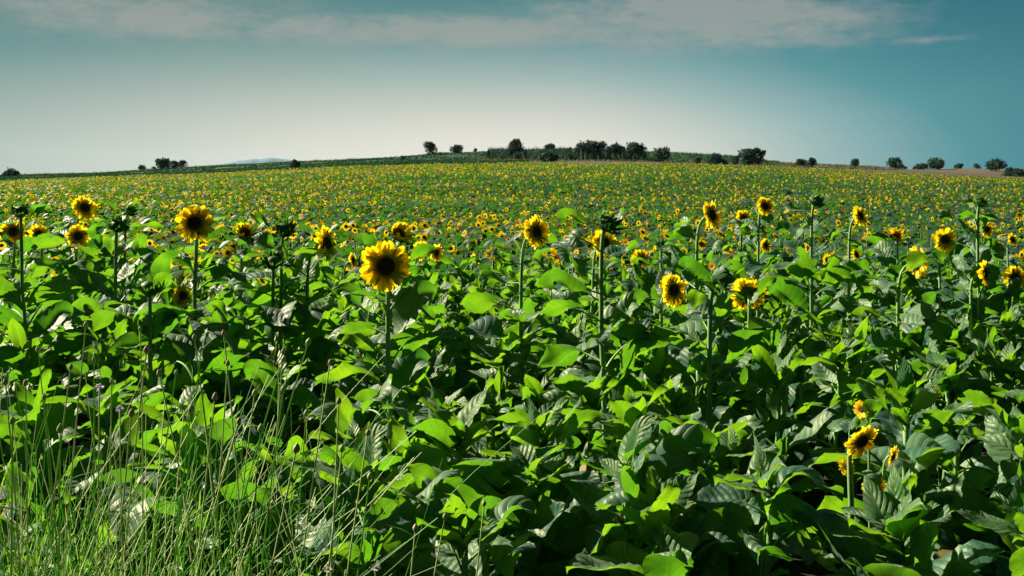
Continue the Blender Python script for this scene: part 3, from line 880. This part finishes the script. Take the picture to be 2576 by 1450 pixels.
def scatter(lod, y0, y1, step_y, step_x, nproto, hfun, fl_prob):
    PL = [proto_plant(900 + lod * 50 + i, lod) for i in range(nproto)]
    HD = [proto_head(950 + lod * 50 + i, PL[0][1], lod) for i in range(4)]
    P = []
    y = y0
    while y < y1:
        xm = y * 0.56 + 0.6
        xs = np.arange(-xm, xm, step_x)
        xs = xs + rng.uniform(-0.3, 0.3, len(xs)) * step_x
        P.append(np.stack([xs, y + rng.uniform(-0.3, 0.3, len(xs)) * step_y], 1)); y += step_y
    P = np.concatenate(P)
    P = P[rng.random(len(P)) > 0.05]
    n = len(P); z = ground_z(P[:, 0], P[:, 1]); H = hfun(P) * rng.uniform(0.90, 1.08, n)
    rot = rng.uniform(0, 2 * PI, n); which = rng.integers(0, nproto, n); sc_ = rng.uniform(0.85, 1.15, n)
    VV, TT, MM, UV_, off = [], [], [], [], 0
    for k in range(nproto):
        (V, T, m_, uv), nf = PL[k]
        s = np.where(which == k)[0]
        if not len(s): continue
        c, sn = np.cos(rot[s]) , np.sin(rot[s])
        # only turn the plants a little, so that leaves keep their lean to the sun
        a = rng.uniform(-0.6, 0.6, len(s)); c, sn = np.cos(a), np.sin(a)
        mir = np.where(rng.random(len(s)) < 0.5, 1, -1) * 0 + 1
        x = V[None, :, 0] * sc_[s][:, None] * mir[:, None]; yv = V[None, :, 1] * sc_[s][:, None]
        zz = V[None, :, 2] * H[s][:, None]
        X = x * c[:, None] - yv * sn[:, None] + P[s, 0][:, None]; Yv = x * sn[:, None] + yv * c[:, None] + P[s, 1][:, None]; Z = zz + z[s][:, None]
        VV.append(np.stack([X, Yv, Z], -1).reshape(-1, 3))
        TT.append((T[None] + (np.arange(len(s)) * len(V))[:, None, None] + off).reshape(-1, 3)); MM.append(np.tile(m_, len(s))); UV_.append(np.tile(uv, (len(s), 1)))
        off += len(s) * len(V)
    # heads
    fl = rng.random(n) < fl_prob(P)
    wh = rng.integers(0, 4, n)
    for k in range(4):
        V, T, m_, uv = HD[k]
        s = np.where(fl & (wh == k))[0]
        if not len(s): continue
        yaw = rng.normal(0.40, 0.65, len(s)); tilt = rng.normal(-0.30, 0.40, len(s)); siz = rng.uniform(0.55, 1.18, len(s))
        if lod: siz *= 0.86
        x, yv, zv = V[None, :, 0], V[None, :, 1], V[None, :, 2]
        ct, st = np.cos(tilt)[:, None], np.sin(tilt)[:, None]
        y2 = yv * ct - zv * st; z2 = yv * st + zv * ct
        cy, sy_ = np.cos(yaw)[:, None], np.sin(yaw)[:, None]
        x3 = x * cy - y2 * sy_; y3 = x * sy_ + y2 * cy
        X = x3 * siz[:, None] + P[s, 0][:, None] + 0.03 * np.sin(yaw)[:, None]; Yv = y3 * siz[:, None] + P[s, 1][:, None] - 0.05; Z = z2 * siz[:, None] + (z[s] + H[s] + 0.05)[:, None]
        VV.append(np.stack([X, Yv, Z], -1).reshape(-1, 3))
        TT.append((T[None] + (np.arange(len(s)) * len(V))[:, None, None] + off).reshape(-1, 3)); MM.append(np.tile(m_, len(s))); UV_.append(np.tile(uv, (len(s), 1)))
        off += len(s) * len(V)
    return np.concatenate(VV), np.concatenate(TT), np.concatenate(MM), np.concatenate(UV_)


def h_mid(P):
    return np.interp(P[:, 1], [9, 12, 16, 30, 60, 112], [0.92, 1.0, 1.08, 1.12, 1.15, 1.15]) + 0.26 * (value_noise(P[:, 0], P[:, 1], 4.0, 5) - 0.5)


def p_mid(P):
    return np.clip(0.42 + 1.0 * (value_noise(P[:, 0] + 50, P[:, 1], 3.5, 6) - 0.5) + np.interp(P[:, 1], [9, 12, 30], [-0.15, 0.1, 0.12]), 0.05, 0.9)


def p_far(P):
    n_ = value_noise(P[:, 0] + 200, P[:, 1], 7.0, 8) - 0.5; n2 = value_noise(P[:, 0] + 300, P[:, 1], 22.0, 9) - 0.5
    return np.clip(0.58 + 1.1 * n_ + 0.6 * n2 + np.interp(P[:, 1], [30, 50, 80, 112], [0.12, 0.15, 0.30, 0.48]) - 0.12 * (P[:, 0] < -0.25 * P[:, 1]), 0.04, 0.95)


A = scatter(0, 9.45, 32, 0.46, 0.43, 10, h_mid, p_mid)
B = scatter(1, 32.1, 111, 0.55, 0.38, 8, h_mid, p_far)
V = np.concatenate([A[0], B[0]]); T = np.concatenate([A[1], B[1] + len(A[0])])
ff = link('sunflower_field', mesh_tris('sunflower_field', V, T, [M['field_leaf'], M['stem'], M['far_petal'], M['disc']], np.concatenate([A[2], B[2]]), np.concatenate([A[3], B[3]])))
tag(ff, 'dense field of small yellow sunflowers stretching to the hill', 'sunflower field', None, 'stuff')
print('field tris', len(T))

# ------------------------------------------------------------------ grass on the slope
def tufts(name, cond, n, y0, y1, hmin, hmax, mat, label):
    y = rng.uniform(y0, y1, n * 3); u = rng.uniform(-0.57, 0.57, n * 3)
    k = cond(u * F + CX, y); y = y[k][:n]; u = u[k][:n]; x = u * y; n = len(x)
    z = ground_z(x, y)
    g_ = []
    h = rng.uniform(hmin, hmax, n) * (0.5 + value_noise(x, y, 3.0, 3)); a = rng.uniform(0, 2 * PI, n); w_ = rng.uniform(0.10, 0.25, n)
    ca, sa = np.cos(a) * w_, np.sin(a) * w_
    l = rng.normal(0, 0.15, (2, n))
    P0 = np.stack([x - ca, y - sa, z - 0.05], 1); P1 = np.stack([x + ca, y + sa, z - 0.05], 1)
    P2 = np.stack([x - ca * 0.6 + l[0], y - sa * 0.6, z + h], 1); P3 = np.stack([x + ca * 0.9 + l[1], y + sa, z + h * 0.8], 1); P4 = np.stack([x, y, z + h * 0.3], 1)
    V = np.stack([P0, P1, P2, P3, P4], 1).reshape(-1, 3)
    T = (np.array([(0, 4, 2), (1, 3, 4), (0, 1, 4)])[None] + (np.arange(n) * 5)[:, None, None]).reshape(-1, 3)
    o = link(name, mesh_tris(name, V, T, [mat]))
    tag(o, label, 'grass', None, 'stuff')


tufts('meadow_grass', lambda D, y: ~((D > 1330) & (y < 200)) & ~((D > 1950)), 30000, 150, 254, 0.10, 0.38, M['tuft'], 'low green grass covering the slope behind the sunflowers')
tufts('dry_grass', lambda D, y: (((D > 1180) & (D < 2260) & (y > 197) & (y < 208)) | ((D > 1900) & (D < 2280) & (y > 212) & (y < 252)) | ((D < 900) & (y > 243))), 9000, 180, 254, 0.20, 0.55, M['drytuft'], 'tall dry grass along the far track and crest')
tufts('green_crop', lambda D, y: (D > 1560) & (D < 1960), 11000, 208, 254, 0.35, 0.8, M['crop'], 'second leafy green crop field behind the bushes')
tufts('hedge_scrub', lambda D, y: (D > 1435) & (D < 1625), 7000, 203, 226, 0.9, 2.1, M['foliage'], 'dark low hedge joining the trees of the big clump')
tufts('bank_scrub', lambda D, y: (D > 1230) & (D < 1580), 16000, 204, 246, 0.4, 1.25, M['foliage'], 'dark green scrub covering the raised bank')


# ------------------------------------------------------------------ trees and bushes
def find_dist(D, base):
    best = 250.0
    for y in np.arange(150, 252, 1.0):
        z = float(ground_z(sx(D) * y, y))
        if HY - (z - CZ) / y * F <= base: best = y; break
    return best


def make_tree(label, D, base, wpx, hpx, seed, bush=False, shape='round'):
    rs = random.Random(seed); nr_ = np.random.default_rng(seed)
    Y = find_dist(D, base); s = Y / F
    Wd, H = wpx * s * 1.32, hpx * s * 1.10 + 0.25
    x = sx(D) * Y; z = float(ground_z(x, Y)) - 0.15
    root = link('bush' if bush else 'tree', None); root.location = (x, Y, z)
    tag(root, label, 'bush' if bush else 'tree', 'trees and bushes on the far slope')
    tr = Geo(); th = H * (0.12 if bush else 0.22)
    tube(tr, [(0, 0, 0), (0.02 * H, 0, th), (0, 0, H * 0.6), (0.0, 0, H * 0.86)], [0.045 * H, 0.036 * H, 0.02 * H, 0.006 * H], 6)
    lobes = []
    nl = 7 if bush else 9
    for i in range(nl):
        a = rs.uniform(0, 6.28); rr = rs.uniform(0.12, 0.34) * Wd; zz = rs.uniform(0.25 if bush else 0.36, 0.82) * H
        if shape == 'cone': rr *= 1.25 - zz / H
        rad = rs.uniform(0.17, 0.27) * min(Wd, H * 1.3) * (1.1 if zz < 0.6 * H else 0.85)
        lobes.append((rr * math.cos(a), rr * math.sin(a), min(zz, H - rad * 0.85), rad))
        tube(tr, [(0, 0, H * rs.uniform(0.15, 0.4)), (rr * math.cos(a) * 0.6, rr * math.sin(a) * 0.6, zz * 0.8), (rr * math.cos(a), rr * math.sin(a), zz)], [0.018 * H, 0.012 * H, 0.004 * H], 4)
    lobes.append((0, 0, H * 0.48, 0.30 * Wd)); lobes.append((rs.uniform(-.1, .1) * Wd, 0, H * 0.78, 0.17 * Wd))
    link('trunk', tr.mesh('trunk', [M['bark']]), root)
    V = []
    per = 170
    for (lx, ly, lz, lr) in lobes:
        d = nr_.normal(size=(per, 3)); d /= np.linalg.norm(d, axis=1)[:, None]
        rad = lr * (0.55 + 0.55 * nr_.random(per) ** 0.6)
        c = np.array([lx, ly, lz]) + d * rad[:, None]
        c[:, 2] = np.maximum(c[:, 2], 0.05 * H)
        sz = 0.055 * max(Wd, H) * nr_.uniform(0.5, 1.3, per)
        for j in range(3):
            V.append((c + nr_.normal(size=(per, 3)) * sz[:, None] * 0.75))
    n = len(lobes) * per
    VV = np.concatenate([np.stack(V[i * 3:i * 3 + 3], 1).reshape(-1, 3) for i in range(len(lobes))])
    link('crown', mesh_tris('crown', VV, np.arange(n * 3).reshape(-1, 3), [M['foliage']], smooth=False), root)


TREES = [
 ('low dark bush at the far left end of the skyline', 27, 444, 34, 13, 1, ''),
 ('small ragged bush left of the left tree clump', 357, 429, 22, 10, 1, ''),
 ('dense group-like tree on the left skyline, widest there', 412, 427, 34, 24, 0, ''),
 ('lower right tree of the left skyline clump', 438, 426, 24, 18, 0, ''),
 ('small separate tree right of the left skyline clump', 459, 425, 18, 19, 0, ''),
 ('tiny shrub between the ragged bush and the left clump', 387, 427, 10, 7, 1, ''),
 ('round dark bush in the meadow below the blue mountain', 741, 430, 24, 24, 1, ''),
 ('rounded tree standing alone on the left end of the bank', 1081, 389, 29, 27, 0, ''),
 ('flat topped tree second from left on the bank', 1150, 386, 27, 17, 0, ''),
 ('tiny mushroom shaped tree on the bank skyline', 1196, 384, 9, 10, 0, ''),
 ('small bush at the foot of the bank left of the first tree', 1014, 405, 11, 11, 1, ''),
 ('narrow dark bush on the bank slope', 1229, 399, 12, 19, 1, 'cone'),
 ('tall pointed tree standing highest on the bank', 1299, 390, 36, 35, 0, 'cone'),
 ('bushy tree left below the tall pointed one', 1282, 399, 24, 25, 1, ''),
 ('small bush right below the tall pointed tree', 1301, 404, 17, 15, 1, ''),
 ('slim bush right beside the tall pointed tree', 1320, 400, 16, 20, 1, ''),
 ('pair-like low tree on the bank skyline right of the pointed tree', 1386, 382, 30, 16, 0, ''),
 ('sparse small shrub on the skyline left of the big clump', 1435, 382, 17, 8, 1, ''),
 ('wide low bush in front of the bank', 1378, 408, 50, 17, 1, ''),
 ('small bush right of the wide low bush', 1432, 405, 20, 15, 1, ''),
 ('left tree of the big dark clump', 1467, 403, 42, 38, 0, ''),
 ('highest middle tree of the big dark clump', 1500, 402, 46, 41, 0, ''),
 ('right rounded tree of the big dark clump', 1549, 404, 42, 35, 0, ''),
 ('round tree standing just right of the big clump', 1599, 404, 42, 37, 0, ''),
 ('squat tree with bright crop behind it', 1668, 406, 37, 30, 0, ''),
 ('small round bush in front of the far green crop', 1756, 413, 18, 15, 1, ''),
 ('medium bush left of the wide dome shaped tree', 1798, 416, 34, 26, 1, ''),
 ('narrow shrub between the medium bush and the dome tree', 1824, 417, 13, 13, 1, ''),
 ('slim tree touching the left side of the dome tree', 1850, 418, 18, 23, 0, ''),
 ('wide dome shaped tree right of the bank', 1890, 421, 58, 38, 0, ''),
 ('small round tree on the skyline, first right of the dome tree', 2013, 420, 22, 16, 0, ''),
 ('small oval tree beside a small round one on the skyline', 2041, 422, 18, 22, 0, ''),
 ('small round tree alone above the dry grass', 2153, 422, 20, 19, 0, ''),
 ('tree with a broad leaning crown on the right skyline', 2252, 427, 30, 27, 0, ''),
 ('low bush tucked right of the leaning crown', 2272, 426, 16, 9, 1, ''),
 ('tiny bush on the stubble skyline', 2301, 427, 8, 8, 1, ''),
 ('low spreading bush left of the big round right tree', 2318, 427, 22, 12, 1, ''),
 ('big round tree on the right skyline', 2357, 427, 35, 26, 0, ''),
 ('low bush right of the big round right tree', 2410, 425, 21, 11, 1, ''),
 ('small rounded bush between the low bush and the last tree', 2458, 425, 18, 10, 1, ''),
 ('uneven tree last of the skyline trees at the right', 2507, 431, 36, 27, 0, ''),
 ('dark bush in the stubble near the right edge', 2537, 444, 26, 18, 1, ''),
 ('dark bush touching the right edge of the picture', 2562, 446, 28, 17, 1, ''),
]
for i, (lb, D, b, w_, h_, bu, shp) in enumerate(TREES):
    make_tree(lb, D, b, w_, h_, 1000 + i, bool(bu), shp)

# ------------------------------------------------------------------ verge grass, bottom left
def arc_pts(x, y, z, h, lx, ly, bow, n=7):
    t = np.linspace(0, 1, n)
    return np.stack([x + lx * t ** 1.6 + bow * np.sin(PI * t), y + ly * t ** 1.6, z + h * t * (1 - 0.10 * t * abs(lx) / max(h, .1))], 1)


g = Geo()
rs = random.Random(5)
VERGE_Z = 0.0
for i in range(2600):
    y = 1.75 + 1.45 * rs.random() ** 0.8
    u = -0.56 + 0.60 * rs.random() ** 1.15
    if rs.random() < (u + 0.37) * 5.0: continue
    x = u * y
    h = (rs.uniform(0.55, 1.02) if rs.random() < 0.6 else rs.uniform(0.40, 0.75)) if rs.random() < 0.80 else rs.uniform(0.9, 1.28)
    h *= 1 - 0.55 * max(0, u + 0.15)
    if i % 3:
        pts = arc_pts(x, y, VERGE_Z, h, rs.gauss(0.12, 0.34) * (1 if u < -0.3 else 0.5), rs.gauss(0, 0.14), rs.gauss(0, 0.06))
        tube(g, pts, np.linspace(0.0021, 0.0010, 7) * rs.choice([0.6, 0.8, 1.0, 1.5]), 3, 0 if rs.random() < 0.62 else 1, False)
        if rs.random() < 0.55:     # small narrow stem leaves
            for q in range(rs.randint(1, 3)):
                k = rs.randint(2, 5); p = pts[k]; a = rs.uniform(0, 6.28); l = rs.uniform(0.04, 0.11); dz_ = rs.uniform(0.3, 1.0) * l
                dv = np.array([math.cos(a) * l, math.sin(a) * l, dz_]); sd_ = np.array([-math.sin(a), math.cos(a), 0]) * 0.0022
                g.add([p, p + dv * 0.5 + sd_, p + dv * 0.5 - sd_, p + dv + np.array([0, 0, -0.01])], [(0, 1, 2), (1, 3, 2)], 0)
    else:
        lx, ly = rs.gauss(0.12, 0.2), rs.gauss(0, 0.12)
        pts = arc_pts(x, y, VERGE_Z, h * 0.88, lx, ly, rs.uniform(-0.06, 0.06))
        a = rs.uniform(0, 6.28); sd_ = np.array([math.cos(a), math.sin(a), 0]); wv = 0.0034 * rs.choice([0.6, 0.9, 1.2, 2.2]) * (1 - np.linspace(0, 1, 7) ** 2)
        V = np.stack([pts - sd_ * wv[:, None], pts + sd_ * wv[:, None]], 1).reshape(-1, 3)
        g.add(V, grid_tris(7, 2), 0)
vg = link('verge_grass', g.mesh('verge_grass', [M['grass'], M['stalk']]))
tag(vg, 'tangle of thin green and straw coloured grass at the lower left', 'grass', None, 'stuff')


def bud_geo(g, c, d, r, mi=1):
    V = []; d = np.array(d) / np.linalg.norm(d); a = np.cross(d, [0.3, 1, 0.1]); a /= np.linalg.norm(a); b = np.cross(d, a)
    for (t, rr) in ((-1.3, 0.25), (-0.7, 0.85), (0, 1.0), (0.8, 0.7), (1.5, 0.15)):
        for k in range(7):
            th = 2 * PI * k / 7; V.append(np.array(c) + d * t * r + (a * math.cos(th) + b * math.sin(th)) * rr * r)
    g.add(V, grid_tris(5, 7, wrap=True), mi)


# tall single stalks that can be told apart: (tip x, tip y, foot x, distance)
STALKS = [(215, 818, 150, 2.6), (352, 828, 330, 2.7), (235, 905, 190, 2.5), (368, 880, 300, 2.4), (562, 840, 600, 2.6), (572, 915, 470, 2.5), (488, 850, 590, 2.3), (712, 905, 480, 2.3),
          (775, 862, 545, 2.5), (830, 912, 700, 2.6), (712, 885, 660, 2.9), (852, 1010, 790, 2.3), (177, 924, 60, 2.3), (63, 965, 70, 2.4), (12, 962, 40, 2.2), (400, 940, 560, 2.5),
          (442, 938, 360, 2.7), (330, 1040, 260, 2.2), (480, 1030, 400, 2.3), (712, 980, 620, 2.4), (640, 990, 500, 2.5), (540, 1000, 470, 2.2), (110, 1000, 160, 2.2), (925, 1090, 780, 2.2),
          (1218, 1268, 1085, 2.2), (1120, 1300, 1040, 2.3), (1045, 1330, 1010, 2.4), (930, 1200, 760, 2.1), (860, 1130, 700, 2.2), (280, 960, 230, 2.6), (655, 1080, 600, 2.2), (150, 1080, 90, 2.1),
          (770, 1040, 690, 2.6), (505, 880, 420, 2.8), (95, 880, 130, 2.8), (30, 1060, 10, 2.1), (745, 1130, 560, 2.0), (600, 1060, 380, 2.1)]
order = sorted(range(len(STALKS)), key=lambda i: STALKS[i][0])
for rank, i in enumerate(order):
    tx, ty, bx, Y = STALKS[i]; rs = random.Random(700 + i)
    tip = np.array([sx(tx) * Y, Y, CZ - (ty - HY) / F * Y]); x0 = sx(bx) * Y - (tip[0] - sx(bx) * Y) * 0.25
    root = link('weed_stalk', None); root.location = (x0, Y, VERGE_Z); root.empty_display_size = 0.1
    n_ = ORD[rank] if rank < 30 else None
    if rank >= 19: txt = 'thin weed stalk with a small bud on top, %s from the right' % ORD[len(STALKS) - 1 - rank]
    else: txt = 'thin weed stalk with a small bud on top, %s from the left' % ORD[rank]
    tag(root, txt, 'weed stalk', 'thin budded weed stalks at the lower left')
    hl = tip - np.array([x0, Y, VERGE_Z]); t = np.linspace(0, 1, 12); bow = rs.uniform(-0.03, 0.03)
    pts = np.stack([hl[0] * t ** 1.25 + bow * np.sin(PI * t), 0.02 * np.sin(3 * t), hl[2] * t], 1)
    g = Geo(); tube(g, pts, np.linspace(0.0034, 0.0016, 12), 5, 0, False)
    link('stem', g.mesh('stalk_stem', [M['stalk'] if rs.random() < 0.6 else M['grass']]), root)
    g = Geo(); bud_geo(g, pts[-1], pts[-1] - pts[-2], rs.uniform(0.0050, 0.0080), 0)
    link('seed_head', g.mesh('seed_head', [M['bud'] if rs.random() < 0.5 else M['stalk']]), root)
    if rs.random() < 0.5:
        g = Geo(); p = pts[6]; a = rs.choice([-1, 1]) * 0.5
        q = np.stack([p[0] + a * 0.16 * t, p[1] + 0 * t, p[2] + 0.22 * t ** 0.8], 1)
        tube(g, q, np.linspace(0.0018, 0.0011, 12), 4, 0, False); bud_geo(g, q[-1], q[-1] - q[-2], 0.0050, 0)
        link('side_shoot', g.mesh('side_shoot', [M['stalk']]), root)


def little_flower(label, kindname, x, y, Y, mat, n, L, footx, eye=None, tilt=0.5):
    rs = random.Random(int(x)); tip = np.array([sx(x) * Y, Y, CZ - (y - HY) / F * Y]); x0 = sx(footx) * Y
    root = link(kindname, None); root.location = (x0, Y, VERGE_Z); root.empty_display_size = 0.1
    tag(root, label, 'wildflower')
    hl = tip - np.array([x0, Y, VERGE_Z]); t = np.linspace(0, 1, 10)
    g = Geo(); tube(g, np.stack([hl[0] * t, 0 * t, hl[2] * t], 1), 0.0018, 5)
    link('stem', g.mesh('stem', [M['stalk']]), root)
    h = link('petals', None, root) if False else None
    g = Geo()
    for k in range(n):
        th = rs.uniform(0, 6.28) if eye is None else 2 * PI * k / n; ell = rs.uniform(-0.1, 1.2) if eye is None else rs.uniform(0.0, 0.3)
        l = L * rs.uniform(0.75, 1.1); out = np.array([math.cos(th) * math.cos(ell), math.sin(th) * math.cos(ell), math.sin(ell)]); sd_ = np.array([-math.sin(th), math.cos(th), 0]) * l * 0.2
        g.add([out * l * 0.1, out * l * 0.7 + sd_, out * l * 0.7 - sd_, out * l], [(0, 1, 2), (1, 3, 2)], 0)
    p = link('petals', g.mesh('petals', [mat]), root); p.location = hl; p.rotation_euler = (tilt, 0.2, 0)
    if eye:
        g = Geo(); bud_geo(g, (0, 0, 0.0), (0, 0, 1), L * 0.28, 0); e = link('eye', g.mesh('eye', [eye]), root); e.location = hl; e.rotation_euler = (tilt, 0.2, 0)


little_flower('pale lilac pompom wildflower standing above the grass', 'wildflower', 250, 977, 2.45, M['lilac'], 60, 0.012, 235)
little_flower('lower pale lilac wildflower right of the higher one', 'wildflower', 301, 1030, 2.5, M['lilac'], 50, 0.011, 320)
little_flower('tiny white daisy in the grass at the bottom edge', 'wildflower', 446, 1430, 2.0, M['white'], 12, 0.010, 440, M['yolk'])
little_flower('tiny white daisy at the bottom edge below the leaning stalks', 'wildflower', 824, 1432, 2.0, M['white'], 12, 0.010, 820, M['yolk'])
little_flower('white daisy at the bottom edge right of the grass tangle', 'wildflower', 944, 1428, 2.0, M['white'], 13, 0.012, 950, M['yolk'])

# ------------------------------------------------------------------ air
HAZE = True
if HAZE:
    hx0, hx1, hy0, hy1, hz0, hz1 = -2900, 900, -12, 8900, -62, 170
    V = [(x, y, z) for z in (hz0, hz1) for y in (hy0, hy1) for x in (hx0, hx1)]
    T = [(0, 2, 3), (0, 3, 1), (4, 5, 7), (4, 7, 6), (0, 1, 5), (0, 5, 4), (2, 6, 7), (2, 7, 3), (0, 4, 6), (0, 6, 2), (1, 3, 7), (1, 7, 5)]
    m, n, out = new_mat('haze_air')
    pv = n.node('ShaderNodeVolumePrincipled')
    pv.inputs['Color'].default_value = (0.62, 0.86, 1.0, 1)
    pv.inputs['Density'].default_value = 0.00004
    n.l.new(pv.outputs[0], out.inputs['Volume'])
    o = link('haze', mesh_tris('haze', V, T, [m], smooth=False))
    tag(o, 'thin bluish air between the field and the mountain', 'haze', None, 'stuff')
